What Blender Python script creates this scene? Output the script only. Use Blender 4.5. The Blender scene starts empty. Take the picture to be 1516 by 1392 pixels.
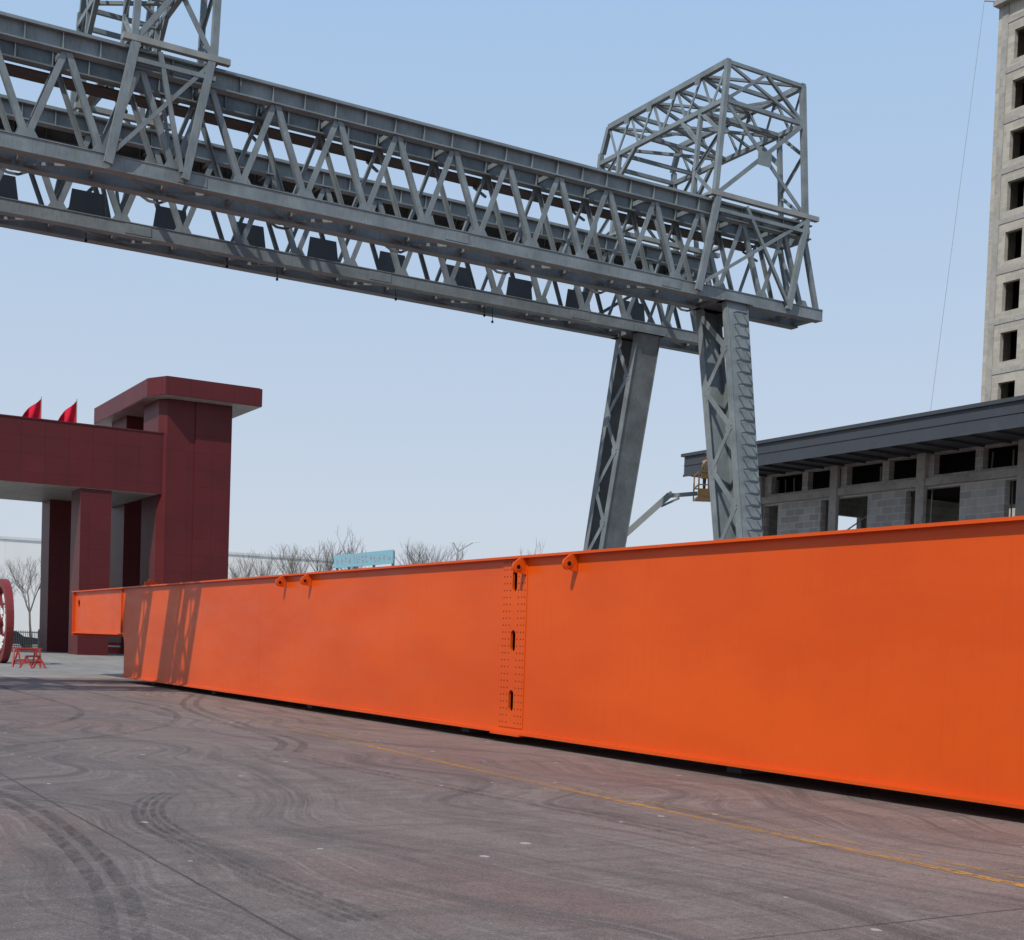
import bpy, bmesh, math, random
from mathutils import Vector, Matrix
random.seed(7)
V=Vector
scene=bpy.context.scene
A=math.radians(30.96)
Cx=V((math.cos(A),math.sin(A),0)); Qy=V((-math.sin(A),math.cos(A),0))
Z=V((0,0,1))
# ------------------------------------------------------------------ mesh builder
class MB:
    def __init__(s): s.v=[];s.f=[];s.m=[];s.c=0
    def add(s,vs,fs,mat=0):
        n=len(s.v); s.v+= [tuple(p) for p in vs]
        for f in fs: s.f.append([n+i for i in f]); s.m.append(mat)
    def hexa(s,p,mat=0):
        s.add(p,[(0,3,2,1),(4,5,6,7),(0,1,5,4),(1,2,6,5),(2,3,7,6),(3,0,4,7)],mat)
    def box(s,x0,x1,y0,y1,z0,z1,mat=0):
        s.hexa([(x0,y0,z0),(x1,y0,z0),(x1,y1,z0),(x0,y1,z0),(x0,y0,z1),(x1,y0,z1),(x1,y1,z1),(x0,y1,z1)],mat)
    def beam(s,p,q,w,h,up=Z,mat=0,jit=True):
        p=V(p);q=V(q);d=(q-p)
        if d.length<1e-6: return
        d.normalize(); up=V(up)
        if abs(d.dot(up))>.98: up=V((0,1,0)) if abs(d.y)<.9 else V((1,0,0))
        sx=d.cross(up).normalized(); sz=sx.cross(d).normalized()
        s.c+=1
        if jit: w+=(s.c%11)*.0011; h+=(s.c%13)*.0011
        a=sx*w/2; b=sz*h/2
        s.hexa([p-a-b,p+a-b,p+a+b,p-a+b,q-a-b,q+a-b,q+a+b,q-a+b],mat)
    def cyl(s,p,q,r,n=10,r2=None,mat=0,cap=True):
        p=V(p);q=V(q);r2=r if r2 is None else r2
        d=(q-p).normalized(); up=Z if abs(d.z)<.95 else V((1,0,0))
        a=d.cross(up).normalized(); b=a.cross(d)
        vs=[];
        for c,rr in ((p,r),(q,r2)):
            for i in range(n):
                t=2*math.pi*i/n; vs.append(c+a*rr*math.cos(t)+b*rr*math.sin(t))
        fs=[(i,(i+1)%n,n+(i+1)%n,n+i) for i in range(n)]
        if cap: fs+= [tuple(range(n-1,-1,-1)),tuple(range(n,2*n))]
        s.add(vs,fs,mat)
    def prism(s,poly,vec,mat=0):
        n=len(poly); vec=V(vec)
        vs=[V(p) for p in poly]+[V(p)+vec for p in poly]
        fs=[(i,(i+1)%n,n+(i+1)%n,n+i) for i in range(n)]+[tuple(range(n-1,-1,-1)),tuple(range(n,2*n))]
        s.add(vs,fs,mat)
    def angle(s,p,q,w,nrm,out=1,mat=0):
        """L-section member: a flat leg in the truss plane and a leg standing out of it"""
        p=V(p);q=V(q);n=V(nrm).normalized(); d=(q-p).normalized(); t=d.cross(n).normalized()
        s.beam(p,q,w,.018,n,mat)
        s.beam(p+t*(w/2)*out-n*w*.42,q+t*(w/2)*out-n*w*.42,.016,w*.8,n,mat)
    def wall(s,axis,pos,th,r0,r1,z0,z1,ops,mat=0):
        rs=sorted(set([r0,r1]+[min(max(o[i],r0),r1) for o in ops for i in (0,1)]))
        zs=sorted(set([z0,z1]+[min(max(o[i],z0),z1) for o in ops for i in (2,3)]))
        for i in range(len(rs)-1):
            for j in range(len(zs)-1):
                rc=(rs[i]+rs[i+1])/2; zc=(zs[j]+zs[j+1])/2
                if any(o[0]<rc<o[1] and o[2]<zc<o[3] for o in ops): continue
                if axis=='y': s.box(pos,pos+th,rs[i],rs[i+1],zs[j],zs[j+1],mat)
                else: s.box(rs[i],rs[i+1],pos,pos+th,zs[j],zs[j+1],mat)
    def obj(s,name,mats,parent=None,smooth=False,bevel=0):
        me=bpy.data.meshes.new(name); me.from_pydata(s.v,[],s.f)
        for m in mats: me.materials.append(m)
        for p,mi in zip(me.polygons,s.m): p.material_index=mi; p.use_smooth=smooth
        bm=bmesh.new(); bm.from_mesh(me); bmesh.ops.recalc_face_normals(bm,faces=bm.faces); bm.to_mesh(me); bm.free()
        o=bpy.data.objects.new(name,me); scene.collection.objects.link(o)
        if parent: o.parent=parent
        if bevel:
            b=o.modifiers.new('bev','BEVEL'); b.width=bevel; b.segments=2; b.limit_method='ANGLE'
        return o
def empty(name,loc,rot=A):
    e=bpy.data.objects.new(name,None); scene.collection.objects.link(e)
    e.location=loc; e.rotation_euler=(0,0,rot); e.empty_display_size=.5; return e
# ------------------------------------------------------------------ material helpers
class NT:
    def __init__(s,name):
        s.mat=bpy.data.materials.new(name); s.mat.use_nodes=True
        s.t=s.mat.node_tree; s.n=s.t.nodes; s.l=s.t.links
        s.b=s.n['Principled BSDF']; s.out=s.n['Material Output']
    def new(s,ty,**kw):
        n=s.n.new(ty)
        for k,v in kw.items(): setattr(n,k,v)
        return n
    def put(s,sock,val):
        if hasattr(val,'links'): s.l.new(val,sock)
        else: sock.default_value=val
    def math(s,op,a,b=0.0,c=0.0):
        n=s.new('ShaderNodeMath',operation=op); s.put(n.inputs[0],a); s.put(n.inputs[1],b); s.put(n.inputs[2],c); return n.outputs[0]
    def noise(s,vec,scale,detail=4,rough=.55,dist=0):
        n=s.new('ShaderNodeTexNoise'); 
        if vec is not None: s.l.new(vec,n.inputs['Vector'])
        n.inputs['Scale'].default_value=scale;n.inputs['Detail'].default_value=detail;n.inputs['Roughness'].default_value=rough
        n.inputs['Distortion'].default_value=dist
        return n.outputs['Fac']
    def ramp(s,fac,lo,hi,a=0.,b=1.):
        n=s.new('ShaderNodeMapRange'); n.clamp=True
        s.put(n.inputs[0],fac); n.inputs[1].default_value=lo;n.inputs[2].default_value=hi;n.inputs[3].default_value=a;n.inputs[4].default_value=b
        return n.outputs[0]
    def mix(s,fac,a,b,mode='MIX'):
        n=s.new('ShaderNodeMix',data_type='RGBA',blend_type=mode)
        s.put(n.inputs[0],fac)
        s.put(n.inputs[6],a if hasattr(a,'links') else (*a,1)); s.put(n.inputs[7],b if hasattr(b,'links') else (*b,1))
        return n.outputs[2]
    def coord(s,kind='Object'): return s.new('ShaderNodeTexCoord').outputs[kind]
    def mapping(s,vec,scale=(1,1,1),rot=(0,0,0)):
        n=s.new('ShaderNodeMapping'); s.l.new(vec,n.inputs[0]); n.inputs['Scale'].default_value=scale; n.inputs['Rotation'].default_value=rot; return n.outputs[0]
    def xyz(s,vec):
        n=s.new('ShaderNodeSeparateXYZ'); s.l.new(vec,n.inputs[0]); return n.outputs
    def bump(s,h,strength=.2,dist=.01):
        n=s.new('ShaderNodeBump'); s.l.new(h,n.inputs['Height']); n.inputs['Strength'].default_value=strength; n.inputs['Distance'].default_value=dist
        s.l.new(n.outputs[0],s.b.inputs['Normal'])
    def col(s,c): s.put(s.b.inputs['Base Color'],c if hasattr(c,'links') else (*c,1))
def paint(name,c,rough=.5,var=.15,sc=1.5,dirt=None,dirtamt=.3,metal=0,streak=False,bump=.15,spec=.5):
    m=NT(name); co=m.coord()
    n1=m.noise(co,sc,3); n2=m.noise(m.mapping(co,(4,4,.5)) if streak else co,sc*5,3)
    k=m.ramp(n1,.3,.7,1-var,1+var*.6)
    cm=m.new('ShaderNodeCombineXYZ'); 
    for i in range(3): m.l.new(k,cm.inputs[i])
    colr=m.mix(1.0,c,cm.outputs[0],'MULTIPLY')
    if dirt: colr=m.mix(m.ramp(n2,.52,.72,0,dirtamt),colr,dirt)
    m.col(colr); m.b.inputs['Metallic'].default_value=metal
    m.b.inputs['Specular IOR Level'].default_value=spec
    m.l.new(m.ramp(n2,.3,.7,rough-.08,rough+.1),m.b.inputs['Roughness'])
    m.bump(n2,bump,.01)
    return m.mat
steel=paint('crane_grey_paint',(.190,.222,.232),.5,.28,1.4,(.125,.095,.075),.5,streak=True)
steel_l=paint('crane_light_steel',(.26,.275,.265),.5,.2,2,(.25,.16,.09),.6,streak=True)
steel_d=paint('crane_dark_plate',(.075,.088,.10),.55,.2,1.0,(.08,.06,.05),.5,streak=True)
walk=paint('rusty_walkway_plate',(.085,.065,.055),.7,.25,1.5,(.12,.07,.04),.5)
conc=paint('raw_concrete',(.33,.315,.285),.9,.22,.8,(.19,.18,.165),.6,bump=.4)
dark=paint('shade_black',(.012,.012,.013),.95,spec=.1)  # near-black stands in for shade inside openings; also colours hooks and holes
roofm=paint('roof_sheet_dark',(.05,.057,.068),.5,.08,.4,(.10,.10,.11),.2)
rubber=paint('rubber',(.02,.02,.02),.8)
yellow_p=paint('machine_yellow',(.42,.23,.06),.5,.1,3)
whitepaint=paint('white_paint',(.7,.71,.70),.5,.06,1)
redpaint=paint('red_paint',(.20,.018,.017),.5,.15,2,(.1,.03,.02),.4)
redbright=paint('red_safety_paint',(.36,.03,.02),.5,.15,2,(.1,.03,.02),.4)
flagred=paint('flag_cloth',(.60,.010,.035),.8,.1,2,spec=.2)
# orange
m=NT('orange_paint'); co=m.coord()
n1=m.noise(m.mapping(co,(1,.35,1)),.7,4); n2=m.noise(co,60,2); n3=m.noise(m.mapping(co,(1,.25,1)),2.0,3)
c1=m.mix(m.ramp(n1,.35,.65),(.615,.070,.0030),(.70,.088,.0040))
c1=m.mix(m.ramp(m.noise(co,5,6,.75),.55,.7,0,.2),c1,(.53,.060,.005))
x=m.xyz(co)
c1=m.mix(m.ramp(m.noise(m.mapping(co,(1,9,.5)),1.2,5,.7),.54,.66,0,.12),c1,(.45,.06,.010))
c1=m.mix(m.ramp(m.math('ADD',x[2],m.math('MULTIPLY',m.noise(m.mapping(co,(1,6,1)),1.2,4),.8)),1.0,.3,0,.2),c1,(.44,.07,.018))
m.col(c1); m.l.new(m.ramp(n3,.3,.7,.36,.5),m.b.inputs['Roughness']); m.b.inputs['Specular IOR Level'].default_value=.32
m.bump(m.math('ADD',m.math('MULTIPLY',n2,.10),n3),.16,.01)
orange=m.mat
# gate cladding : dark red panels with seams
m=NT('gate_red_cladding'); co=m.coord(); x=m.xyz(co)
def seam(m,v,period,w):
    f=m.math('FRACT',m.math('DIVIDE',v,period)); d=m.math('ABSOLUTE',m.math('SUBTRACT',f,.5))
    return m.math('GREATER_THAN',d,.5-w/period)
sm=m.math('MAXIMUM',seam(m,m.math('ADD',x[0],x[1]),1.55,.02),seam(m,x[2],1.2,.018))
n=m.noise(co,.35,4); 
wn=m.new('ShaderNodeTexWhiteNoise'); sn=m.new('ShaderNodeVectorMath',operation='FLOOR'); 
m.l.new(m.mapping(co,(1/1.55,1/1.55,1/1.2)),sn.inputs[0]); m.l.new(sn.outputs[0],wn.inputs[0])
c=m.mix(m.ramp(n,.3,.7),(.094,.0135,.0150),(.120,.0185,.020)); c=m.mix(m.math('MULTIPLY',wn.outputs[0],.4),c,(.075,.013,.0145))
c=m.mix(m.math('MULTIPLY',sm,.6),c,(.045,.010,.011)); m.col(c); m.b.inputs['Roughness'].default_value=.5; m.b.inputs['Specular IOR Level'].default_value=.25
red=m.mat
soff=paint('aluminium_soffit',(.36,.33,.31),.5,.15,.6,(.2,.17,.15),.5)
def blockmat(name,c1,c2,mo,dr,bw,rh):
    m=NT(name); co=m.coord(); x=m.xyz(co)
    cb=m.new('ShaderNodeCombineXYZ'); m.l.new(m.math('ADD',x[0],x[1]),cb.inputs[0]); m.l.new(x[2],cb.inputs[1])
    br=m.new('ShaderNodeTexBrick'); m.l.new(cb.outputs[0],br.inputs[0]); br.inputs['Scale'].default_value=1
    br.inputs['Brick Width'].default_value=bw; br.inputs['Row Height'].default_value=rh; br.inputs['Mortar Size'].default_value=.018
    br.inputs['Color1'].default_value=(*c1,1); br.inputs['Color2'].default_value=(*c2,1); br.inputs['Mortar'].default_value=(*mo,1)
    c=m.mix(m.ramp(m.noise(co,.8,6,.65),.42,.66,0,.6),br.outputs[0],dr); m.col(c); m.b.inputs['Roughness'].default_value=.9
    return m.mat
block=blockmat('concrete_block',(.40,.39,.36),(.28,.27,.25),(.47,.46,.43),(.24,.235,.22),.6,.3)
tblock=blockmat('tower_block_wall',(.44,.41,.34),(.33,.31,.265),(.46,.43,.37),(.28,.26,.22),.7,.35)
# ------------------------------------------------------------------ ground
def ground_mat(name,base1,base2,yard):
    m=NT(name); g=m.new('ShaderNodeNewGeometry').outputs['Position']
    r=m.mapping(g,(1,1,1),(0,0,-A)); x=m.xyz(r)
    big=m.noise(r,.12,4); mid=m.noise(m.mapping(r,(1.6,.35,1)),.9,5,.6,.6); fine=m.noise(r,30,3,.75); patch=m.noise(r,2.2,6,.72)
    c=m.mix(m.ramp(big,.35,.65),base1,base2)
    if yard:
        wz=m.math('ADD',x[0],m.math('MULTIPLY',m.math('SUBTRACT',big,.5),10.0))
        c=m.mix(m.ramp(wz,2.5,8.0),(.150,.127,.118),(.235,.172,.150))
    c=m.mix(m.ramp(mid,.45,.62,0,.5),c,(.092,.077,.072) if yard else (.16,.155,.15))
    if yard:
        c=m.mix(m.ramp(patch,.50,.64,0,.45),c,(.26,.222,.20))
        c=m.mix(m.ramp(m.noise(m.mapping(r,(.5,.2,1)),.5,4),.5,.62,0,.5),c,(.20,.108,.092))
        wv=m.new('ShaderNodeVectorMath',operation='ADD'); m.l.new(r,wv.inputs[0])
        cbx=m.new('ShaderNodeCombineXYZ'); m.l.new(m.math('MULTIPLY',m.noise(r,.10,2),9.0),cbx.inputs[0]); m.l.new(cbx.outputs[0],wv.inputs[1])
        wr=wv.outputs[0]
        c=m.mix(m.ramp(m.noise(m.mapping(wr,(2.6,.10,1)),1.2,6,.72),.50,.62,0,.62),c,(.072,.062,.059))
        c=m.mix(m.ramp(m.noise(m.mapping(wr,(7.0,.2,1)),1.5,5,.75),.53,.64,0,.42),c,(.30,.26,.235))
        c=m.mix(m.ramp(m.noise(m.mapping(r,(.35,2.6,1),(0,0,.5)),.9,6,.7,1.6),.52,.63,0,.42),c,(.080,.068,.064))
        c=m.mix(m.ramp(m.noise(m.mapping(r,(1.4,.9,1)),6.0,6,.8),.52,.62,0,.35),c,(.09,.077,.072))
    c=m.mix(m.ramp(fine,.42,.62,0,.38),c,(.07,.06,.057) if yard else (.12,.12,.115))
    c=m.mix(m.ramp(m.noise(r,95,3,.7),.54,.66,0,.5),c,(.38,.33,.30))
    if yard:
        vo=m.new('ShaderNodeTexVoronoi'); m.l.new(m.mapping(r,(1,.8,1)),vo.inputs['Vector']); vo.inputs['Scale'].default_value=2.3
        sp=m.math('LESS_THAN',m.math('ADD',vo.outputs['Distance'],m.math('MULTIPLY',fine,.07)),m.math('MULTIPLY',m.ramp(m.noise(r,2.5,2),.36,.7),.16))
        c=m.mix(m.math('MULTIPLY',sp,.6),c,(.52,.47,.43))
        def line(v,off,per,w):
            f=m.math('FRACT',m.math('DIVIDE',m.math('SUBTRACT',v,off),per)); d=m.math('MINIMUM',f,m.math('SUBTRACT',1.0,f))
            return m.ramp(m.math('MULTIPLY',d,per),w*.4,w,1,0)
        wob=m.math('MULTIPLY',m.math('SUBTRACT',m.noise(r,3,3),.5),.03)
        j=m.math('MAXIMUM',line(m.math('ADD',x[0],wob),2.64,9,.018),line(m.math('ADD',x[1],wob),5.6,14,.018))
        c=m.mix(m.math('MULTIPLY',j,m.ramp(patch,.3,.6,.35,.7)),c,(.03,.025,.025))
    m.col(c); m.l.new(m.ramp(mid,.3,.7,.78,.62),m.b.inputs['Roughness'])
    m.b.inputs['Specular IOR Level'].default_value=.14
    m.bump(m.math('ADD',fine,m.math('MULTIPLY',patch,.6)),.4,.008)
    return m.mat
def sheet(name,corners,z,mat,parent=None):
    mb=MB(); mb.add([(x,y,z) for x,y in corners],[tuple(range(len(corners)))]); return mb.obj(name,[mat],parent)
def TW(t,w): p=Cx*w+Qy*t; return (p.x,p.y)
sheet('ground',[(-1500,-600),(1500,-600),(1500,2500),(-1500,2500)],0,ground_mat('pale_concrete_ground',(.27,.25,.225),(.32,.30,.27),False))
sheet('yard_pavement',[TW(-60,-90),TW(-60,75),TW(46.3,75),TW(46.3,-90)],.004,ground_mat('yard_surface',(.155,.118,.114),(.125,.106,.104),True))
def ribbon(mb,pts,w,z,mat=0):
    n=len(pts); L=[];
    for i in range(n):
        a=V((*pts[max(i-1,0)],0)); b=V((*pts[min(i+1,n-1)],0)); d=(b-a).normalized(); s=V((-d.y,d.x,0))*w/2
        p=V((*pts[i],z)); L.append((p-s,p+s))
    for i in range(n-1): mb.add([L[i][0],L[i][1],L[i+1][1],L[i+1][0]],[(0,1,2,3)],mat)
def fade_mat(name,col,lo,hi,amax,scale=3,stretch=None):
    m=NT(name); g=m.new('ShaderNodeNewGeometry').outputs['Position']; r=m.mapping(g,stretch or (1,1,1),(0,0,-A))
    a=m.math('MULTIPLY',m.ramp(m.noise(r,scale,6,.7),lo,hi,0,1),m.ramp(m.noise(r,.25,3),.38,.6,.35,1))
    tr=m.new('ShaderNodeBsdfTransparent'); mx=m.new('ShaderNodeMixShader'); m.l.new(m.math('MULTIPLY',a,amax),mx.inputs[0])
    m.l.new(tr.outputs[0],mx.inputs[1]); m.l.new(m.b.outputs[0],mx.inputs[2]); m.l.new(mx.outputs[0],m.out.inputs[0])
    m.col(col); m.b.inputs['Roughness'].default_value=.8; return m.mat
ye=fade_mat('worn_yellow_paint',(.56,.27,.05),.36,.54,.85,9)
ye2=fade_mat('old_yellow_paint',(.46,.26,.08),.40,.60,.65,7)
mb=MB()
def smooth_pts(P,n=14):
    out=[]
    for i in range(len(P)-1):
        p0=P[max(i-1,0)];p1=P[i];p2=P[i+1];p3=P[min(i+2,len(P)-1)]
        for k in range(n):
            t=k/n
            out.append(tuple(.5*((2*p1[j])+(-p0[j]+p2[j])*t+(2*p0[j]-5*p1[j]+4*p2[j]-p3[j])*t*t+(-p0[j]+3*p1[j]-3*p2[j]+p3[j])*t**3) for j in (0,1)))
    out.append(P[-1]); return out
ylw=[(-12,7.9),(6.2,8.05),(16,8.35),(23.7,8.85),(32,9.35),(41,9.7)]
SP=smooth_pts(ylw)
ribbon(mb,[TW(*p) for p in SP[:33]],.12,.008,0)
ribbon(mb,[TW(*p) for p in SP[32:]],.12,.008,1)
ribbon(mb,[TW(p[0],p[1]+.30) for p in SP[:40]],.10,.008,1)
mb.obj('yellow_road_marking',[ye,ye2])
tm=fade_mat('tyre_rubber_marks',(.05,.044,.042),.36,.66,.5,5,(3,.6,1))
mb=MB()
def trail(P,w,gaps=(0,)):
    S=smooth_pts(P)
    for g in gaps:
        out=[]
        for i in range(len(S)):
            a=V(S[max(i-1,0)]);b=V(S[min(i+1,len(S)-1)]); d=(b-a).normalized(); out.append((S[i][0]-d.y*g,S[i][1]+d.x*g))
        ribbon(mb,out,w,.012+len(mb.v)*1e-6)
trail([(-3.55,13.2),(-3.5,12.4),(-3.2,11.3),(-2.65,10.2),(-1.9,8.9),(-.9,7.4)],.05,(0,.08,.16,.24))
trail([(-9,38),(-7.5,30),(-5.2,24),(-3.6,20.5),(-3.3,18.5)],.14,(0,.3))
trail([(-14,36),(-10.5,30),(-8.5,26),(-7.8,22),(-8.6,18)],.14,(0,1.8))
trail([(-2.8,17.5),(-1.4,15.5),(.8,12.5),(2.6,9.5)],.10,(0,.2))
trail([(-6.2,14.2),(-4.2,11.4),(-2.6,8.3),(-1.8,6)],.10,(0,.16))
mb.obj('tyre_marks',[tm])
# ------------------------------------------------------------------ orange girder
E=empty('orange_box_girder',(5.17,13.16,0))
prof=[(-14,.20),(34.7,.20),(34.7,1.15)]
for i in range(1,7):
    t=i/6*math.pi/2; prof.append((34.7+.42*(1-math.cos(t)),1.15+.42*math.sin(t)))
prof+=[(41.8,1.57),(41.8,3.04),(-14,3.04)]
def cut(o,cutters):
    for c in cutters:
        b=o.modifiers.new('cut','BOOLEAN'); b.operation='DIFFERENCE'; b.object=c; b.solver='EXACT'
    dg=bpy.context.evaluated_depsgraph_get(); dg.update()
    me=bpy.data.meshes.new_from_object(o.evaluated_get(dg)); o.modifiers.clear(); o.data=me
    for c in cutters: bpy.data.objects.remove(c,do_unlink=True)
def stadium(y,z,w,h,x0,x1):
    mb=MB(); P=[];r=w/2
    for i in range(9): t=math.pi*i/8; P.append((x0,y+r*math.cos(t),z+h/2-r+r*math.sin(t)))
    for i in range(9): t=math.pi+math.pi*i/8; P.append((x0,y+r*math.cos(t),z-h/2+r+r*math.sin(t)))
    mb.prism(P,(x1-x0,0,0)); return mb.obj('tmp',[],E)
mb=MB(); mb.prism([(0,y,z) for y,z in prof],(.03,0,0)); web=mb.obj('web_plate',[orange],E)
cut(web,[stadium(10.06,z,.15,.36,-.1,.1) for z in (.70,1.69,2.68)]+[stadium(41.2,2.62,.30,.30,-.1,.1)])
mb=MB(); mb.prism([(1.67,y,z) for y,z in prof],(.03,0,0)); mb.obj('back_web',[orange],E)
mb=MB(); mb.box(.25,.27,9.3,10.9,.25,3.0); mb.obj('slot_dark_backing',[dark],E)  # near-black plate behind the slots, painted shade of the hollow box
mb=MB()
mb.box(-.10,1.80,-14,42.0,3.04,3.08)
mb.box(-.10,1.80,-14,34.82,.16,.20)
mb.box(-.08,1.78,35.2,41.9,1.53,1.568)
mb.box(.031,1.669,34.64,34.70,.20,1.15)
mb.box(-.09,1.79,41.803,41.84,1.45,3.038)
mb.box(-.05,0,35.0,35.04,1.60,3.035); 
mb.obj('flanges',[orange],E)
mb=MB()
pl=MB(); pl.box(-.014,-.002,9.68,10.44,.26,3.0); plo=pl.obj('splice_plate',[orange],E,bevel=.002)
cut(plo,[stadium(10.06,z,.15,.36,-.1,.1) for z in (.70,1.69,2.68)])
for r in range(24):
    z=.34+r*.115
    for cc in (-.33,-.24,-.13,.13,.24,.33):
        y=10.06+cc
        mb.cyl((-.0165,y,z),(-.012,y,z),.012,8,mat=1)
mb.box(-.13,0.0,9.60,10.52,.135,.158,0)
mb.obj('bolt_holes',[orange,dark],E)
mb=MB()
for y in (22.1,28.3): mb.box(-.0015,0.0,y,y+.010,.2,3.04)
mb.box(-.02,0,-14,34.7,.2,.222); mb.box(-.012,0,-14,34.7,3.02,3.04)
mb.obj('weld_seams',[orange],E)
mb=MB()
def lug(y):
    z0=3.04; L=.17; h=.27; zc=z0-.15; R=.095
    pts=[(-.015,z0),(-.015,z0-h)]
    for i in range(11):
        t=math.radians(-75-i/10*165); pts.append((-L+R*math.cos(t),zc+R*math.sin(t)))
    pts.append((-.13,z0))
    mb.prism([(px,y-.025,pz) for px,pz in pts],(0,.05,0)); mb.cyl((-L,y-.034,zc),(-L,y+.034,zc),.062,14); mb.cyl((-L,y-.037,zc),(-L,y+.037,zc),.036,12,mat=1)
for y in (8.24,9.73,18.87,20.4): lug(y)
mb.box(.2,.6,33.17,33.23,3.08,3.24); mb.cyl((.4,33.16,3.24),(.4,33.24,3.24),.10,12)
mb.obj('lifting_lugs',[orange,dark],E)
mb=MB()
for y in (-10,-2,5,12.5,20,27,33): mb.box(.5,1.2,y-.15,y+.15,.004,.158)
mb.obj('support_blocks',[steel_d],E)
mb=MB(); mb.cyl((.2,42.0,2.75),(.2,42.5,2.75),.03,8); mb.box(.1,.3,42.45,42.7,2.68,2.84); mb.obj('end_camera_bracket',[whitepaint],E)
# ------------------------------------------------------------------ gantry crane
K=empty('gantry_crane',(5.91,40.3,0))
ZB,ZT=12.5,15.2
P0=-.87; PI=1.67
AL,AR=-36.0,4.16
def girder(b0,b1,name,far=False):
    mb=MB()
    yf=b0+.14; yr=b1-.14
    for y in (yf,yr):
        mb.box(AL,3.55,y-.16,y+.16,ZT-.035,ZT); mb.box(AL,3.55,y-.14,y+.14,ZT-.44,ZT-.405); mb.box(AL,3.55,y-.02,y+.02,ZT-.405,ZT-.035)
        mb.box(AL,3.55,y-.04,y+.04,ZT,ZT+.09)
        a=3.2
        while a>AL:
            mb.box(a,a+.02,y-.125,y+.125,ZT-.404,ZT-.036); a-=PI/2
        mb.box(AL,AR,y-.13,y+.13,ZB-.17,ZB+.14)
        mb.box(AL,AR,y-.16,y+.16,ZB-.20,ZB-.172); mb.box(AL,AR,y-.15,y+.15,ZB+.142,ZB+.165)
    nt=[P0+PI*2-PI*k for k in range(0,24)]; nb=[t+PI/2 for t in nt]
    for i,t in enumerate(nt):
        for y in (yf,yr):
            s=-1 if y==yf else 1
            w=.135 if y==yf else .10
            yy=y+s*.07
            mb.angle((t+.03,yy,ZT-.42),(nb[i],yy,ZB+.14),w,V((0,s,0)),1)
            mb.angle((t-.03,yy-s*.02,ZT-.42),(nb[i]-PI,yy-s*.02,ZB+.14),w,V((0,s,0)),-1)
            yy=y+s*.085
            mb.prism([(nb[i]-.26,yy,ZB+.16),(nb[i]+.26,yy,ZB+.16),(nb[i]+.15,yy,ZB+.34),(nb[i]-.15,yy,ZB+.34)],(0,s*.012,0))
        mb.beam((nb[i],yf,ZB-.02),(nb[i],yr,ZB-.02),.10,.14)
        if i%2: mb.beam((nb[i],yf,ZB-.10),(nb[i]-PI,yr,ZB-.10),.09,.07)
        else: mb.beam((nb[i]-PI,yf,ZB-.06),(nb[i],yr,ZB-.06),.09,.07)
        mb.beam((t,yf,ZT-.25),(t,yr,ZT-.25),.08,.12)
        if i%3==0:
            mb.beam((nb[i],yf,ZB+.1),(nb[i],yr,ZT-.4),.07,.06)
    for k in range(5):
        a=-1.9-7.2*k
        for y in (yf,yr):
            s=-1 if y==yf else 1
            mb.box(a-.35,a+.35,min(y+s*.131,y+s*.148),max(y+s*.131,y+s*.148),ZB-.14,ZB+.11)
    mb.beam((AR-.12,b0+.02,ZB),(AR-.12,b1-.02,ZB),.26,.28)
    for y in (yf,yr):
        mb.beam((3.3,y,ZT-.2),(AR-.15,y,ZB+.1),.15,.12,V((0,1,0)))
    mb.beam((3.5,yf,ZT-.25),(3.5,yr,ZT-.25),.16,.4)
    mb.obj(name,[steel],K)
    w=MB()
    if far:
        w.box(AL,2.5,b0+.31,b1-.31,ZT-.07,ZT-.03,1)
        x=1.0
        while x>AL+1:
            w.prism([(x-.55,b1-.30,ZB+.17),(x+.55,b1-.30,ZB+.17),(x+.42,b1-.30,ZB+1.1),(x-.42,b1-.30,ZB+1.1)],(0,.02,0)); x-=2.3  # plates coloured dark for the shade they hang in
        w.box(AL,2.5,b1,b1+.7,ZT-.46,ZT-.42,1)
    else:
        w.box(AL,2.5,b1+.02,b1+.65,ZT-.52,ZT-.48,1)
        for i in range(0,23,2): w.beam((nt[i],b1-.1,ZT-1.0),(nt[i],b1+.6,ZT-.54),.06,.06)
    w.obj(name+'_walkway',[steel_d,walk],K)
girder(0,1.4,'near_truss'); girder(4.8,6.2,'far_truss',True)
mb=MB()
mb.cyl((AL,1.72,ZB+.28),(2.8,1.72,ZB+.28),.17,14)
a=P0+PI/2
while a>AL:
    mb.beam((a,1.3,ZB+.02),(a,1.95,ZB+.02),.10,.10)
    for k in range(5):
        t0=math.pi*k/5; t1=math.pi*(k+1)/5
        mb.beam((a+.42*math.cos(t0),1.72,ZB+.11-.30*math.sin(t0)),(a+.42*math.cos(t1),1.72,ZB+.11-.30*math.sin(t1)),.05,.05)  # curved bars model the shadow arcs below the chord
    a-=PI*2
mb.obj('pipe_and_shadow_arcs',[steel],K)
mb=MB()
for a,l in ((-13.7,.2),(-12.2,.3),(-5.3,.25),(-5.0,.4),(-8.4,.25),(-17.6,.2)):
    mb.cyl((a,5.2,ZB-.2),(a+.03,5.2,ZB-.2-l),.010,6); mb.box(a-.01,a+.05,5.18,5.22,ZB-.2-l-.07,ZB-.2-l)
mb.obj('hanging_hooks',[dark],K)
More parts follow.
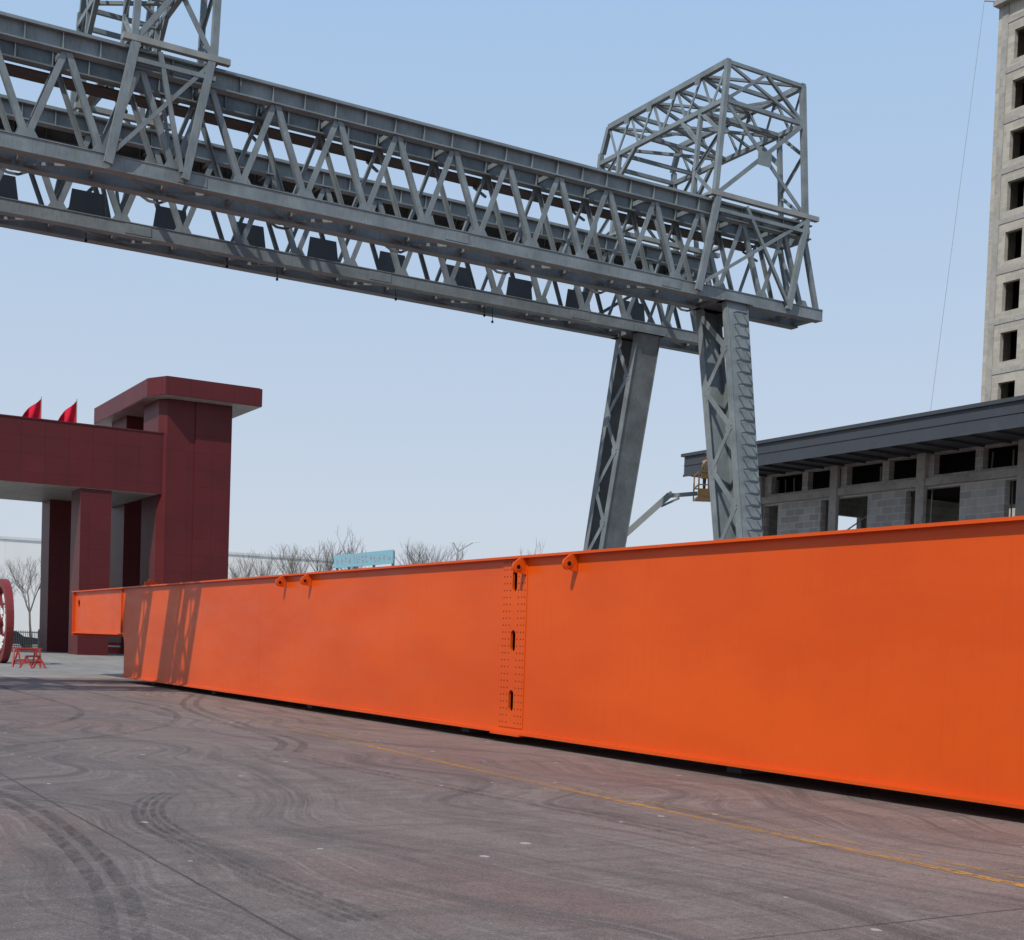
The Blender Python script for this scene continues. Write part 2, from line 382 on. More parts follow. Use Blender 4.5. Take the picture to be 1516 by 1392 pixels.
def portal(a0,a1,s0,s1,name,B=6.6,zt=19.4):
    mb=MB(); l=MB(); YV=V((0,1,0))
    def ax(i,z):
        f=(z-ZT)/(zt-ZT); return (a0+(s0-a0)*f) if i==0 else (a1+(s1-a1)*f)
    m_=.15; zl=zt-1.15
    for (bn,bi) in ((.05,1.15),(B,B-1.15)):
        s=-1 if bn<3 else 1
        for i in (0,1):
            top=zt if bn<3 else zt-.8
            mb.beam((ax(i,ZT+.1),bn,ZT+.1),(ax(i,top),bn,top),m_,m_,YV)
            mb.beam((ax(i,ZT+.1),bi,ZT+.1),(ax(i,zl),bi,zl),.12,.12,YV)
            n=3; zs=[ZT+.2+(zl-ZT-.2)*k/n for k in range(n+1)]
            for k in range(n):
                y0,y1=(bn,bi) if k%2==0 else (bi,bn)
                mb.angle((ax(i,zs[k]),y0,zs[k]),(ax(i,zs[k+1]),y1,zs[k+1]),.08,V((1,0,0)))
        b=bn
        mb.angle((ax(0,ZT+.2),b+s*.05,ZT+.2),(ax(1,zl),b+s*.05,zl),.12,V((0,s,0)))
        mb.angle((ax(1,ZT+.2),b+s*.03,ZT+.2),(ax(0,zl),b+s*.03,zl),.12,V((0,s,0)))
        mb.beam((ax(0,zl),b,zl),(ax(1,zl),b,zl),.11,.11)
        mb.beam((ax(0,zl),bi,zl),(ax(1,zl),bi,zl),.10,.10)
        cx=(a0+a1)/2; cz=(ZT+.2+zl)/2
        w=min(.27,(a1-a0)*.12)
        mb.prism([(cx-w,b+s*.07,cz-.22),(cx+w,b+s*.07,cz-.22),(cx+w,b+s*.07,cz+.22),(cx-w,b+s*.07,cz+.22)],(0,s*.012,0))
        if bn<3:
            mb.angle((ax(0,zl),b+s*.03,zl),((a0+a1)/2,b+s*.03,zt),.09,V((0,s,0))); mb.angle((ax(1,zl),b+s*.03,zl),((a0+a1)/2,b+s*.03,zt),.09,V((0,s,0)),-1)
    for i in (0,1):
        at=ax(i,zt); al=ax(i,zl)
        mb.beam((at,0.0,zt),(at,B-.35,zt),.16,.16); mb.beam((at,B-.35,zt),(at,B,zt-.8),.15,.15)
        mb.beam((al,.05,zl),(al,B-.05,zl),.13,.13)
        mb.beam((ax(i,zl-.95),1.15,zl-.95),(al,2.1,zl),.11,.11); mb.beam((ax(i,zl-.95),B-1.15,zl-.95),(al,B-2.1,zl),.11,.11)
        n=5; bs=[.05+(B-.4)*k/n for k in range(n+1)]
        for k in range(n):
            mb.angle((at,bs[k],zt),(al,(bs[k]+bs[k+1])/2,zl),.09,V((-1 if i==0 else 1,0,0))); mb.angle((al,(bs[k]+bs[k+1])/2,zl),(at,bs[k+1],zt),.09,V((-1 if i==0 else 1,0,0)),-1)
            if k<n-1: mb.prism([(al-.09,bs[k+1]-.16,zt-.09),(al-.09,bs[k+1]+.16,zt-.09),(al-.09,bs[k+1]+.10,zt-.30),(al-.09,bs[k+1]-.10,zt-.30)],(.012,0,0))
    n=5; bs=[.05+(B-.4)*k/n for k in range(n+1)]
    for k in range(n+1):
        mb.beam((ax(0,zt),bs[k],zt),(ax(1,zt),bs[k],zt),.10,.10)
        if 0<k<n and k%2: mb.beam((ax(0,zl),bs[k],zl),(ax(1,zl),bs[k],zl),.09,.09)
        if k<n:
            if k%2: mb.beam((ax(0,zt),bs[k],zt),(ax(1,zt),bs[k+1],zt),.09,.08)
            else: mb.beam((ax(0,zt),bs[k+1],zt),(ax(1,zt),bs[k],zt),.09,.07)
            if 0<k<n-1: mb.beam((ax(k%2,zl),bs[k],zl),(ax(1-k%2,zl),bs[k+1],zl),.08,.08)
            mb.beam((ax(k%2,zt),bs[k],zt-.03),(ax(1-k%2,zl),bs[k],zl),.07,.07)
    mb.obj(name,[steel],K)
    for b in (-.12,1.5,4.7,6.45):
        l.box(a0-.3,a1+.35,b-.08,b+.08,ZT+.10,ZT+.24)
    for a in (a0,a1):
        l.box(a-.09,a+.09,-.021,6.34,ZT+.242,ZT+.32)
    l.obj(name+'_base',[steel_l],K)
    h=MB()
    for y in (-.13,6.33):
        w=a1-a0; dx=min(.62,w*.3)
        h.beam((a0,y,ZT+.1),(a0-dx,y,ZB-.1),.20,.12,YV)
        h.beam((a1-.1,y,ZT+.1),(a1-.1-dx,y,ZB-.1),.18,.12,YV)
        h.beam((a1-.1,y,ZT+.05),(a0-dx,y,ZB+.05),.09,.08,YV)
        h.beam((a0+.3*w,y,ZT),(a1-.75,y,ZB+.05),.10,.09,YV)
        h.beam((a0-.1,y,ZT-.3),(a1,y,ZT-.3),.10,.10)
    h.obj(name+'_brackets',[steel],K)
portal(-.37,3.31,-.05,2.96,'end_portal_frame')
portal(-17.75,-15.85,-17.5,-15.7,'middle_portal_frame')
portal(-34.6,-31.0,-34.3,-31.3,'other_end_portal_frame')
def leg(a0,btop,slope,w,dt,db,sgn,name):
    mb=MB(); zt=ZB-.2; zb=.95
    def bc(z): return btop+sgn*slope*(zt-z)
    def d(z): return db+(dt-db)*(z-zb)/(zt-zb)
    def pl(f0,f1,x0,x1,mat=0):
        p=[]
        for z in (zb,zt):
            p+=[(x0,f0(z),z),(x1,f0(z),z),(x1,f1(z),z),(x0,f1(z),z)]
        mb.hexa(p,mat)
    F=lambda z: bc(z)-d(z)/2; R=lambda z: bc(z)+d(z)/2
    x0,x1=a0-w/2,a0+w/2
    pl(F,lambda z:F(z)+.03,x0,x1); pl(lambda z:R(z)-.03,R,x0,x1)
    for xa,xb in ((x0-.002,x0+.02),(x1-.02,x1+.002)):
        pl(lambda z:F(z)-.03,lambda z:F(z)+.22,xa,xb); pl(lambda z:R(z)-.22,lambda z:R(z)+.03,xa,xb)
    n=9; zs=[zb+.2+(zt-zb-.4)*k/n for k in range(n+1)]
    for xs in (x0-.012,x1+.012):
        for k in range(n):
            a_,b_=(F,R) if k%2==0 else (R,F)
            o=.16
            ya=a_(zs[k])+(o if a_ is F else -o); yb=b_(zs[k+1])+(o if b_ is F else -o)
            mb.beam((xs,ya,zs[k]),(xs,yb,zs[k+1]),.15,.015,V((1,0,0)))
            yn=b_(zs[k+1]); sg=-1 if b_ is R else 1
            mb.prism([(xs,yn+sg*.18,zs[k+1]-.34),(xs,yn+sg*.18,zs[k+1]+.34),(xs,yn+sg*.40,zs[k+1]+.08),(xs,yn+sg*.40,zs[k+1]-.08)],(.012,0,0))
    mb.box(x0-.15,x1+.15,btop-dt/2-.12,btop+dt/2+.12,zt,zt+.16)
    mb.obj(name,[steel],K)
    L=MB(); z=1.6; xc=a0+.02
    while z<zt-.2:
        yf=F(z)-.03
        L.beam((xc-.2,yf,z),(xc-.2,yf-.16,z),.025,.025);L.beam((xc+.2,yf,z),(xc+.2,yf-.16,z),.025,.025);L.beam((xc-.2,yf-.16,z),(xc+.2,yf-.16,z),.035,.035)
        z+=.37
    if sgn<0: L.obj(name+'_ladder',[steel_d],K)
    return bc(zb)
for k,(ac1,ac2) in enumerate(((.6,.95),(-32.6,-32.3))):
    b1=leg(ac1,.7,.17,.82,1.45,1.15,-1,'near_leg' if k==0 else 'near_leg_b')
    b2=leg(ac2,5.5,.22,.95,1.25,1.1,1,'far_leg' if k==0 else 'far_leg_b')
    mb=MB(); 
    mb.beam((ac1,b1-1.2,.75),(ac2,b2+1.2,.75),.6,.5)
    for b in (b1,b2):
        for dy in (-.7,.7):
            mb.cyl((ac1+.1-.12,b+dy,.36),(ac1+.1+.16,b+dy,.36),.30,20)
    mb.obj('sill_beam_%d'%k,[steel_d],K)
    mb=MB(); mb.box(ac1+.07,ac1+.17,-30,40,.0085,.06); mb.obj('crane_rail_%d'%k,[steel_d],K)
# ------------------------------------------------------------------ red gate
G=empty('red_factory_gate',(-28.9,89.6,0))
mb=MB()
mb.box(-34,4.80,0,13,11.3,15.5)
for a in (-.7,-24): 
    mb.box(a,a+2.04,.12,2.9,0,11.298); mb.box(a,a+2.04,10,12.8,0,11.298)
def tower_col(x0,x1,y0,y1,z1,ch):
    mb.prism([(x0+ch,y0,0),(x1,y0,0),(x1,y1,0),(x0,y1,0),(x0,y0+ch*1.6,0)],(0,0,z1))
tower_col(4.5,9.5,-.3,4.2,17.95,.45)
tower_col(4.5,9.5,9.0,13.4,17.95,.02)
mb.box(6.9,9.503,-.42,-.302,0,17.949)
cap=[(4.4,-1.5),(11.3,-1.5),(11.3,15.4),(3.6,15.4),(3.6,.2)]
mb.prism([(x,y,17.96) for x,y in cap],(0,0,1.24))
mb.prism([(x+(.12 if x<6 else -.12),y+(.12 if y<6 else -.12),19.2) for x,y in cap],(0,0,.06))
mb.obj('gate_frame',[red],G)
mb=MB()
mb.prism([(x+(.05 if x<6 else -.05),y+(.05 if y<6 else -.05),17.93) for x,y in cap],(0,0,.027))
mb.box(-33.9,4.4,.05,12.95,11.27,11.298)
mb.obj('soffits',[soff],G)
mb=MB(); mb.box(-34.05,4.79,-.05,13.05,15.5,15.58); mb.obj('parapet_trim',[red],G)
def flag(wx,h):
    e=empty('red_flag',(0,0,0))
    loc=V((-28.9,89.6,0))+Cx*wx+Qy*.6; e.location=(loc.x,loc.y,15.5)
    mb=MB(); mb.cyl((0,0,0),(0,0,h+.08),.025,8); mb.obj('pole',[steel_l],e)
    mb=MB(); n=14; vs=[];fs=[]
    for i in range(n+1):
        for j in range(n+1):
            u=i/n; v=j/n
            top=h-u*h*.72-.05*math.sin(u*7); bot=.12+.04*math.sin(u*9)
            vs.append((-u*1.25*(1-.1*v)+.02,.14*math.sin(u*9+v*2)*(.3+u),bot+(top-bot)*v))
    for i in range(n):
        for j in range(n): a=i*(n+1)+j; fs.append((a,a+1,a+n+2,a+n+1))
    mb.add(vs,fs); mb.obj('cloth',[flagred],e,smooth=True)
flag(-3.3,1.55); flag(-1.0,1.7); flag(-10,1.6)
# ------------------------------------------------------------------ right unfinished hall
H=empty('unfinished_concrete_hall',(0,0,0))
mb=MB()
ops=[]
y=42.2
ops.append((44.9,45.8,5.2,8.35))
while y>-12: ops.append((y-2.7,y,5.2,8.35)); ops.append((y-2.7,y,.9,4.2)); y-=4.75
uo=[];y=45.4
while y>-12: uo.append((y-1.98,y,8.86,9.66)); y-=2.33
mb.wall('y',40.5,.3,-12,46.2,0,9.755,ops+uo)
mb.wall('y',56,.3,-12,46.2,0,8.6,[(y0,y0+4.0,4.8,8.4) for y0 in [-11+4.75*k for k in range(12)]])
mb.wall('x',46.2,.3,40.5,56.3,0,9.755,[(42+3*i,44+3*i,5.2,8.4) for i in range(5)])
mb.obj('block_walls',[block],H)
mb=MB()
y=46.3
while y>-12:
    mb.box(40.32,40.497,y-.42,y,0,9.75); y-=4.75
mb.box(40.36,40.496,-12,46.3,8.45,8.75); mb.box(40.36,40.496,-12,46.3,4.3,4.6)
mb.box(40.81,55.9,-12,46.1,4.3,4.5)
y=44
while y>-12: mb.box(48,48.5,y-.5,y,0,9.65); y-=9.5
mb.obj('concrete_frame',[conc],H)
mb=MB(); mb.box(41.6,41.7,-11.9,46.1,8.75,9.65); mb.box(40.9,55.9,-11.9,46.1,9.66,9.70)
mb.obj('shade_black',[dark],H)  # added dark sheets, painted shade behind the upper openings and under the roof
mb=MB(); mb.box(38.0,58,-14,48.6,9.76,10.62); mb.box(37.9,58.1,-14.1,48.75,10.62,10.76); mb.box(37.96,38.0,-14,48.62,9.70,9.80)
mb.box(37.97,37.998,-14,48.61,10.2,10.23)
y=48
while y>-14: mb.box(38.05,40.4,y,y+.05,9.66,9.758); y-=1.2
mb.obj('roof_fascia',[roofm],H)
mb=MB(); rr=random.Random(11)
for k in range(26):
    y=rr.uniform(10,45); mb.cyl((41.2,y,4.5),(41.25,y+rr.uniform(-.4,.4),9.6),.03,6)
for k in range(8):
    y=rr.uniform(15,44); mb.cyl((41.3,y,rr.uniform(6,8.3)),(41.3,y-2.5,rr.uniform(6,8.3)),.03,6)
mb.obj('scaffold_poles',[steel_l],H)
# ------------------------------------------------------------------ tower block
T=empty('unfinished_tower_block',(28.2,81,0))
mb=MB(); ops=[]
for k in range(-8,5):
    zc=26.6+3.0*k
    if zc<1.5: continue
    for y in (-2.05,-5.6,-9.2,-12.8,-16.4,-20): ops.append((y-.1,y+1.12,zc-.85,zc+.9))
mb.wall('y',0,.3,-22,0,0,41.2,ops); 
opx=[(x,x+1.4,o,o+1.7) for x in (2,6,10) for o in [26.6+3*k-.85 for k in range(-8,5)] if o>1]
mb.wall('x',-22.3,.3,0,14,0,41.2,opx); mb.box(0,14,0,.3,0,41.2)
mb.box(13.7,14,-22,0,0,41.2)
mb.obj('walls',[tblock],T)
mb=MB()
for k in range(-8,6):
    z=26.6+3*k-1.55
    if z>1: mb.box(-.04,-.002,-22,.0,z,z+.32); mb.box(.31,1.9,-21.9,-.1,z,z+.2)
for y in (-.45,-4.0,-7.6,-11.2,-14.8,-18.4,-22.2): mb.box(-.05,-.003,y,y+.42,0,41.15)
mb.box(-.5,14.5,-22.8,.35,41.2,41.5); mb.box(.2,13.5,-21.5,-.8,41.5,42.6)
mb.obj('concrete_frame',[conc],T)
mb=MB(); mb.box(2.0,2.2,-21.9,-.1,0,41); mb.obj('window_dark_backing',[dark],T)  # near-black sheet put in as the shade seen through the windows
mb=MB(); mb.cyl((-1.0,.6,41.5),(-1.3,3.4,14),.013,5); mb.beam((0,0,41.5),(-1.0,.6,41.5),.06,.06); mb.obj('hoist_rope',[steel_l],T)
# ------------------------------------------------------------------ warehouse in the back
m=NT('white_sheet_wall'); co=m.coord(); x=m.xyz(co)
c=m.mix(m.ramp(m.noise(co,.2,4),.3,.7),(.80,.80,.77),(.86,.86,.84))
c=m.mix(m.math('MULTIPLY',seam(m,x[0],4.0,.04),.25),c,(.5,.5,.5)); m.col(c)
m.b.inputs['Roughness'].default_value=.6; wwall=m.mat
Wh=empty('white_warehouse',(-23.4,169.6,0))
mb=MB(); mb.wall('x',0,.3,-75,0,0,11.7,[(-48,-46.5,6,8.2),(-60,-54,0,5),(-30,-24,0,5)]); mb.box(-.3,0,.3,40,0,11.7); mb.box(-75,-.3,40,40.3,0,11.7); mb.box(-75,0,0.3,40,11.3,11.6)
mb.obj('walls',[wwall],Wh)
mb=MB(); mb.box(-75.1,.1,-.12,.0,11.7,12.0); mb.obj('trim',[whitepaint],Wh)
mb=MB(); mb.box(-75,0,.5,.6,0,8.5); mb.obj('inner_screen',[steel_d],Wh)
# ------------------------------------------------------------------ sign
m=NT('billboard_blue'); m.col((.24,.50,.60)); m.b.inputs['Roughness'].default_value=.6; sb=m.mat
S=empty('blue_billboard',(-15.8,115,0))
mb=MB(); mb.box(-.1,0,-11.7,0,7.85,8.95); mb.obj('panel',[sb],S)
mb=MB(); 
for y in (-.3,-4,-7.8,-11.4): mb.box(.02,.2,y-.09,y+.09,0,8.9)
mb.obj('posts',[steel_l],S)
mb=MB(); y=-.5
rr=random.Random(3)
while y>-11.2:
    for k in range(6):
        yy=y-rr.random()*.45; zz=8.12+rr.random()*.5
        if k%2: mb.box(-.115-.001*k,-.101,yy-.28,yy,zz,zz+.04)
        else: mb.box(-.116-.001*k,-.101,yy-.04,yy,zz-.05,zz+.28)
    y-=.85
mb.obj('lettering',[paint('sign_lettering',(.55,.32,.34),.6)],S)
# ------------------------------------------------------------------ street lamp
L=empty('street_lamp',(-5.9,132,0),0)
mb=MB(); mb.cyl((0,0,0),(0,0,11.2),.12,10,.06); mb.cyl((0,0,10.9),(1.6,0,11.9),.05,8); mb.cyl((0,0,10.9),(-.5,0,11.8),.05,8)
mb.obj('pole',[steel_l],L)
mb=MB(); mb.beam((1.45,0,11.85),(2.1,0,12.0),.3,.14); mb.beam((-.4,0,11.8),(-.9,0,11.85),.3,.14); mb.obj('lamp_heads',[whitepaint],L)
# ------------------------------------------------------------------ bare trees
bark=paint('bare_bark',(.17,.15,.13),.9,.2,3)
def tree_mesh(seed,H):
    r=random.Random(seed); mb=MB()
    def br(p,d,L,rad,dep):
        n=3; q=p
        for i in range(n):
            d=(d+V((r.uniform(-1,1),r.uniform(-1,1),r.uniform(-.2,.5)))*.13).normalized()
            q2=q+d*L/n; r1=rad*(1-.35*i/n); r2=rad*(1-.35*(i+1)/n)
            mb.cyl(q,q2,r1,6 if dep<2 else 3,r2,cap=False)
            if dep>=1 and dep<5:
                if r.random()<.75: 
                    a=r.uniform(0,6.28); s=V((math.cos(a),math.sin(a),r.uniform(.2,.9))).normalized()
                    br(q2,(d*.6+s*.6).normalized(),L*r.uniform(.45,.65),r2*.5,dep+1)
            q=q2
        if dep<5:
            for k in range(3 if dep<2 else 2):
                a=r.uniform(0,6.28); s=V((math.cos(a),math.sin(a),r.uniform(.1,.8))).normalized()
                br(q,(d*.8+s*.55).normalized(),L*r.uniform(.6,.8),rad*.58,dep+1)
    br(V((0,0,0)),V((0,0,1)),H*.28,H*.014,0)
    me=mb.obj('tmp',[bark]); d=me.data; bpy.data.objects.remove(me); return d
tms=[tree_mesh(s,10) for s in (1,2,5)]
def tree(x,y,h,k,rot=0):
    o=bpy.data.objects.new('bare_tree',tms[k]); scene.collection.objects.link(o); o.location=(x,y,0); 
    zmax=max(v.co.z for v in tms[k].vertices); s=h/zmax; o.scale=(s*.8,s*.8,s); o.rotation_euler=(0,0,rot)
tree(-43.2,118,8.6,0); tree(-46.5,121,7.5,1,1); tree(-44.8,116,6.5,2,4)
tree(-31.5,157,12.2,2); tree(-29.3,150,11.6,1,2)
tree(-24.5,152,12.8,0,2); tree(-22,150,13.4,2,1)
tree(-18.9,158,15.6,1,.5)
tree(-10.4,160,14.4,2,3); tree(-8.2,163,14.6,0,1); tree(2.3,160,14.8,1,2.5)
# ------------------------------------------------------------------ metal fence, barrier, car
F=empty('metal_fence',(-50,104,0))
mb=MB(); 
for i in range(0,150):
    x=i*.14; mb.box(x,x+.045,0,.03,.1,1.5)
for i in range(8): mb.box(i*3-.05,i*3+.05,-.04,.07,0,1.65)
mb.box(0,21,-.01,.04,.2,.27); mb.box(0,21,-.01,.04,1.33,1.4); mb.obj('bars',[steel_d],F)
B=empty('red_traffic_barrier',(-31.3,99,0))
mb=MB(); mb.prism([(0,-.25,0),(0,.25,0),(0,.1,.35),(0,.08,.85),(0,-.08,.85),(0,-.1,.35)],(1.5,0,0)); mb.prism([(1.55,-.25,0),(1.55,.25,0),(1.55,.1,.35),(1.55,.08,.85),(1.55,-.08,.85),(1.55,-.1,.35)],(1.5,0,0)); mb.obj('body',[redbright],B)
mb=MB(); mb.box(.05,3,-.115,-.105,.5,.62); mb.obj('white_band',[whitepaint],B)
carp=paint('car_paint',(.03,.035,.04),.25); glass=paint('car_glass',(.02,.03,.035),.1)
def car(x,y,rot):
    e=empty('parked_car',(x,y,0),rot)
    mb=MB(); body=[(-2.2,.35),(2.2,.35),(2.25,.7),(2.1,.9),(1.1,1.0),(-2.0,1.0),(-2.25,.8)]
    mb.prism([(px,-.88,pz) for px,pz in body],(0,1.76,0)); mb.obj('body',[carp],e,bevel=.06)
    mb=MB(); cab=[(1.05,1.0),(.45,1.45),(-1.3,1.48),(-1.95,1.0)]; P=[(px,-.84,pz) if pz<1.1 else (px,-.68,pz) for px,pz in cab]; Q2=[(p[0],-p[1],p[2]) for p in P]
    mb.hexa([P[0],P[3],Q2[3],Q2[0],P[1],P[2],Q2[2],Q2[1]]); mb.obj('cabin_glass',[glass],e,bevel=.03)
    mb=MB()
    for wx in (-1.4,1.4):
        for s in (-1,1): mb.cyl((wx,s*.70,.33),(wx,s*.9,.33),.33,18)
    mb.obj('wheels',[rubber],e)
car(-42.5,111,A); car(-38.2,113,A)
# ------------------------------------------------------------------ red wheel and trestles
R=empty('red_steel_wheel',(-23.75,61.2,0))
mb=MB(); n=48; Ro,Ri=1.95,1.6
for i in range(n):
    t0=2*math.pi*i/n;t1=2*math.pi*(i+1)/n
    p=lambda r,t,x:(x,r*math.cos(t),1.95+r*math.sin(t))
    mb.hexa([p(Ro,t0,-.16),p(Ro,t1,-.16),p(Ro,t1,.16),p(Ro,t0,.16),p(Ri,t0,-.16),p(Ri,t1,-.16),p(Ri,t1,.16),p(Ri,t0,.16)])
for i in range(8):
    t=math.pi*i/4+.2; mb.beam((0,.25*math.cos(t),1.95+.25*math.sin(t)),(0,1.62*math.cos(t),1.95+1.62*math.sin(t)),.14,.1,V((1,0,0)))
mb.cyl((-.22,0,1.95),(.22,0,1.95),.32,20); mb.obj('rim_and_spokes',[redpaint],R)
mb=MB()
for i in range(26):
    t=i*2.4; r=.45+.95*((i*7)%11)/11; c=(-.06,r*math.cos(t),1.95+r*math.sin(t)); mb.beam((c[0]-.001*i,c[1],c[2]),(c[0]-.001*i,c[1]+.38*math.cos(t*2),c[2]+.3*math.sin(t*2+1)),.16,.05,V((1,0,0)))
mb.obj('white_scrollwork',[whitepaint],R)
def trestle(x,y,rot,l=1.2,h=.8):
    e=empty('red_steel_trestle',(x,y,0),rot); mb=MB()
    mb.beam((-l/2,0,h),(l/2,0,h),.07,.07); mb.beam((-l/2,0,.25),(l/2,0,.25),.05,.05)
    for sx in (-1,1):
        for sy in (-1,1): mb.beam((sx*l*.42,0,h),(sx*l*.46,sy*.3,0.0),.05,.05)
        mb.beam((sx*l*.44,-.18,.25),(sx*l*.44,.18,.25),.05,.05)
    mb.obj('frame',[redbright],e)
trestle(-20.6,55.8,.3); trestle(-21.6,58.5,.9,1.0,.7); trestle(-19.9,54.6,1.3,1.0,.5)
# ------------------------------------------------------------------ boom lift with worker
BL=empty('boom_lift',(0,0,0),0)
Y=52
mb=MB(); mb.beam((-.2,Y,1.9),(5.9,Y,7.75),.22,.24); mb.beam((3.4,Y,5.35),(6.0,Y,7.85),.16,.18)
mb.beam((5.85,Y,7.72),(7.0,Y,7.85),.14,.15); mb.beam((5.6,Y,7.3),(6.3,Y,7.65),.08,.08)
mb.obj('boom',[paint('boom_grey',(.22,.24,.24),.5,.1,2)],BL)
mb=MB(); mb.box(-1.6,1.4,Y-1,Y+1,.5,1.2); mb.box(-1.2,.9,Y-.8,Y+.8,1.22,2.1); mb.cyl((-.2,Y-.3,1.9),(-.2,Y+.3,1.9),.3,16)
mb.obj('chassis',[yellow_p],BL,bevel=.05)
mb=MB()
for wx in (-1.2,1.0):
    for s in (-1,1): mb.cyl((wx,Y+s*1.02,.5),(wx,Y+s*1.35,.5),.5,20)
mb.obj('wheels',[rubber],BL)
mb=MB(); bx0,bx1=6.95,7.75; z0=7.62
mb.box(bx0,bx1,Y-.7,Y+.7,z0,z0+.08)
for zz in (z0+.5,z0+1.0):
    for yy in (Y-.7,Y+.7): mb.beam((bx0,yy,zz),(bx1,yy,zz),.045,.045)
    for xx in (bx0,bx1): mb.beam((xx,Y-.7,zz),(xx,Y+.7,zz),.045,.045)
for xx in (bx0,(bx0+bx1)/2,bx1):
    for yy in (Y-.7,Y+.7): mb.beam((xx,yy,z0),(xx,yy,z0+1.0),.045,.045)
mb.box(bx0+.03,bx1-.03,Y-.72,Y-.705,z0+.08,z0+.34); mb.box(bx0+.1,bx0+.4,Y-.68,Y-.5,z0+.75,z0+1.05)
mb.obj('basket',[yellow_p],BL)
def figure(name,loc,rot):
    e=empty(name,loc,rot)
    def skin(nm,vs,es,rad,mat,lv=2):
        me=bpy.data.meshes.new(nm); me.from_pydata(vs,es,[]); o=bpy.data.objects.new(nm,me); scene.collection.objects.link(o); o.parent=e
        me.materials.append(mat); s=o.modifiers.new('s','SKIN')
        for i,rr in enumerate(rad): me.skin_vertices[0].data[i].radius=(rr,rr*.85)
        me.skin_vertices[0].data[0].use_root=True
        b=o.modifiers.new('ss','SUBSURF'); b.levels=b.render_levels=lv; return o
    cl=paint('work_clothes',(.06,.075,.12),.9); vest=paint('work_vest',(.35,.22,.12),.8); sk=paint('skin',(.42,.26,.19),.6)
    skin('trousers',[(0,0,.95),(.1,0,.88),(.11,.02,.5),(.11,0,.1),(.11,.12,.05),(-.1,0,.88),(-.11,.02,.5),(-.11,0,.1),(-.11,.12,.05)],[(0,1),(1,2),(2,3),(3,4),(0,5),(5,6),(6,7),(7,8)],[.14,.1,.075,.055,.045,.1,.075,.055,.045],cl)
    skin('jacket',[(0,0,.95),(0,0,1.2),(0,.02,1.42),(.17,.02,1.42),(.24,.1,1.18),(.2,.34,1.12),(-.17,.02,1.42),(-.24,.1,1.18),(-.2,.34,1.15),(0,.03,1.5)],[(0,1),(1,2),(2,3),(3,4),(4,5),(2,6),(6,7),(7,8),(2,9)],[.14,.15,.12,.065,.055,.04,.065,.055,.04,.06],vest)
    skin('head',[(0,.03,1.5),(0,.05,1.6),(0,.06,1.72)],[(0,1),(1,2)],[.05,.085,.085],sk)
    for s in (1,-1):
        # palm with five short fingers closing over the rail
        vs=[(s*.2,.34,1.13),(s*.2,.40,1.135)]; es=[(0,1)]; rd=[.03,.028]
        for k,dx in enumerate((-.03,-.01,.01,.03)):
            i=len(vs); L=(.035,.045,.042,.03)[k]; vs+=[(s*.2+dx,.40+L*.7,1.14),(s*.2+dx,.41+L,1.11)]; es+=[(1,i),(i,i+1)]; rd+=[.010,.009]
        i=len(vs); vs+=[(s*.2-s*.045,.39,1.12)]; es+=[(0,i)]; rd+=[.011]
        skin('hand',vs,es,rd,sk,1)
    mb=MB(); mb.cyl((0,.06,1.72),(0,.06,1.83),.125,14,.06); mb.cyl((0,.08,1.715),(0,.08,1.73),.145,14); mb.obj('hard_hat',[yellow_p],e,smooth=True)
figure('worker',(7.35,Y,z0+.08),-.6)
# ------------------------------------------------------------------ camera
f=1950; p=math.radians(2.08); th=math.radians(2.0)
Fw=V((0,math.cos(p),-math.sin(p))); Up=V((0,math.sin(p),math.cos(p))); Rt=V((1,0,0))
Rc=Rt*math.cos(th)+Up*math.sin(th); Uc=-Rt*math.sin(th)+Up*math.cos(th)
cam=bpy.data.cameras.new('camera'); co=bpy.data.objects.new('camera',cam); scene.collection.objects.link(co)
M=Matrix((Rc,Uc,-Fw)).transposed().to_4x4(); M.translation=V((0,0,1.6)); co.matrix_world=M
cam.sensor_fit='HORIZONTAL'; cam.sensor_width=36; cam.lens=f/1516*36; cam.shift_y=(1028-696)/1516; cam.clip_end=5000; cam.clip_start=.1
scene.camera=co
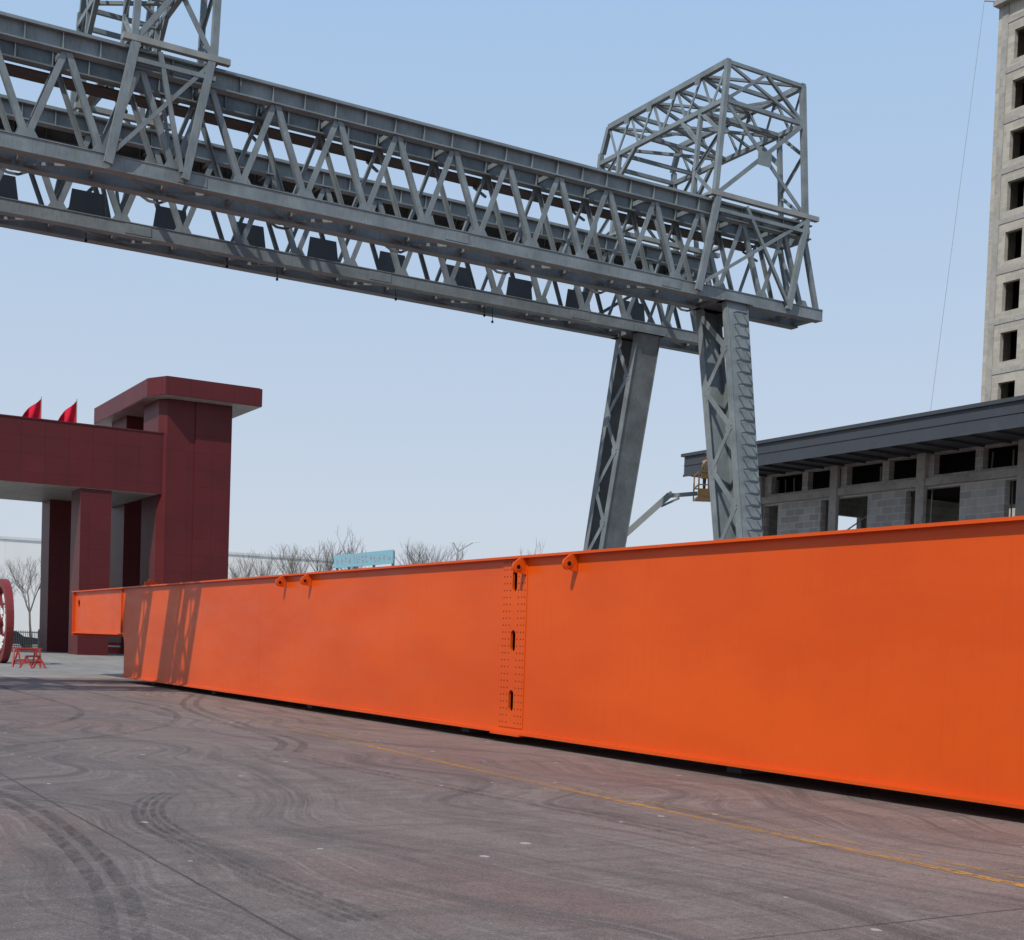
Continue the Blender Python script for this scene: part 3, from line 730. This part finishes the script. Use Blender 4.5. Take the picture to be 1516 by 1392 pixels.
# ------------------------------------------------------------------ light
el=math.radians(50); sd=V((-.5,-.866,0)).normalized()
S_=V((sd.x*math.cos(el),sd.y*math.cos(el),math.sin(el)))
sl=bpy.data.lights.new('sun','SUN'); sl.energy=3.5; sl.angle=math.radians(.5); sl.color=(1,.95,.87)
so=bpy.data.objects.new('sun',sl); scene.collection.objects.link(so); so.rotation_euler=S_.to_track_quat('Z','Y').to_euler(); so.location=(0,0,60)
w=bpy.data.worlds.new('World'); scene.world=w; w.use_nodes=True; nt=w.node_tree
sk=nt.nodes.new('ShaderNodeTexSky'); sk.sky_type='NISHITA'; sk.sun_disc=False; sk.sun_elevation=el; sk.sun_rotation=math.atan2(sd.x,sd.y)
sk.air_density=1.0; sk.dust_density=2.0; sk.ozone_density=1.5; sk.altitude=0
# spring haze: a bright veil over the clear sky, thicker and whiter near the horizon
tc=nt.nodes.new('ShaderNodeTexCoord'); sx=nt.nodes.new('ShaderNodeSeparateXYZ'); nt.links.new(tc.outputs['Generated'],sx.inputs[0])
cr=nt.nodes.new('ShaderNodeValToRGB'); nt.links.new(sx.outputs[2],cr.inputs[0])
el_=cr.color_ramp.elements; el_[0].position=0.0; el_[0].color=(.64,.685,.755,1); el_[1].position=1.0; el_[1].color=(.18,.31,.56,1)
e2=el_.new(.20); e2.color=(.52,.63,.785,1); e3=el_.new(.46); e3.color=(.38,.57,.83,1)
sc=nt.nodes.new('ShaderNodeMix'); sc.data_type='RGBA'; sc.blend_type='MULTIPLY'; sc.inputs[0].default_value=1; sc.inputs[7].default_value=(1/.15,1/.15,1/.15,1)
nt.links.new(cr.outputs[0],sc.inputs[6])
mx=nt.nodes.new('ShaderNodeMix'); mx.data_type='RGBA'; mx.inputs[0].default_value=.9
nt.links.new(sk.outputs[0],mx.inputs[6]); nt.links.new(sc.outputs[2],mx.inputs[7])
bg=nt.nodes['Background']; bg.inputs[1].default_value=.15; nt.links.new(mx.outputs[2],bg.inputs[0])
scene.view_settings.view_transform='Standard'; scene.view_settings.look='None'; scene.view_settings.exposure=0
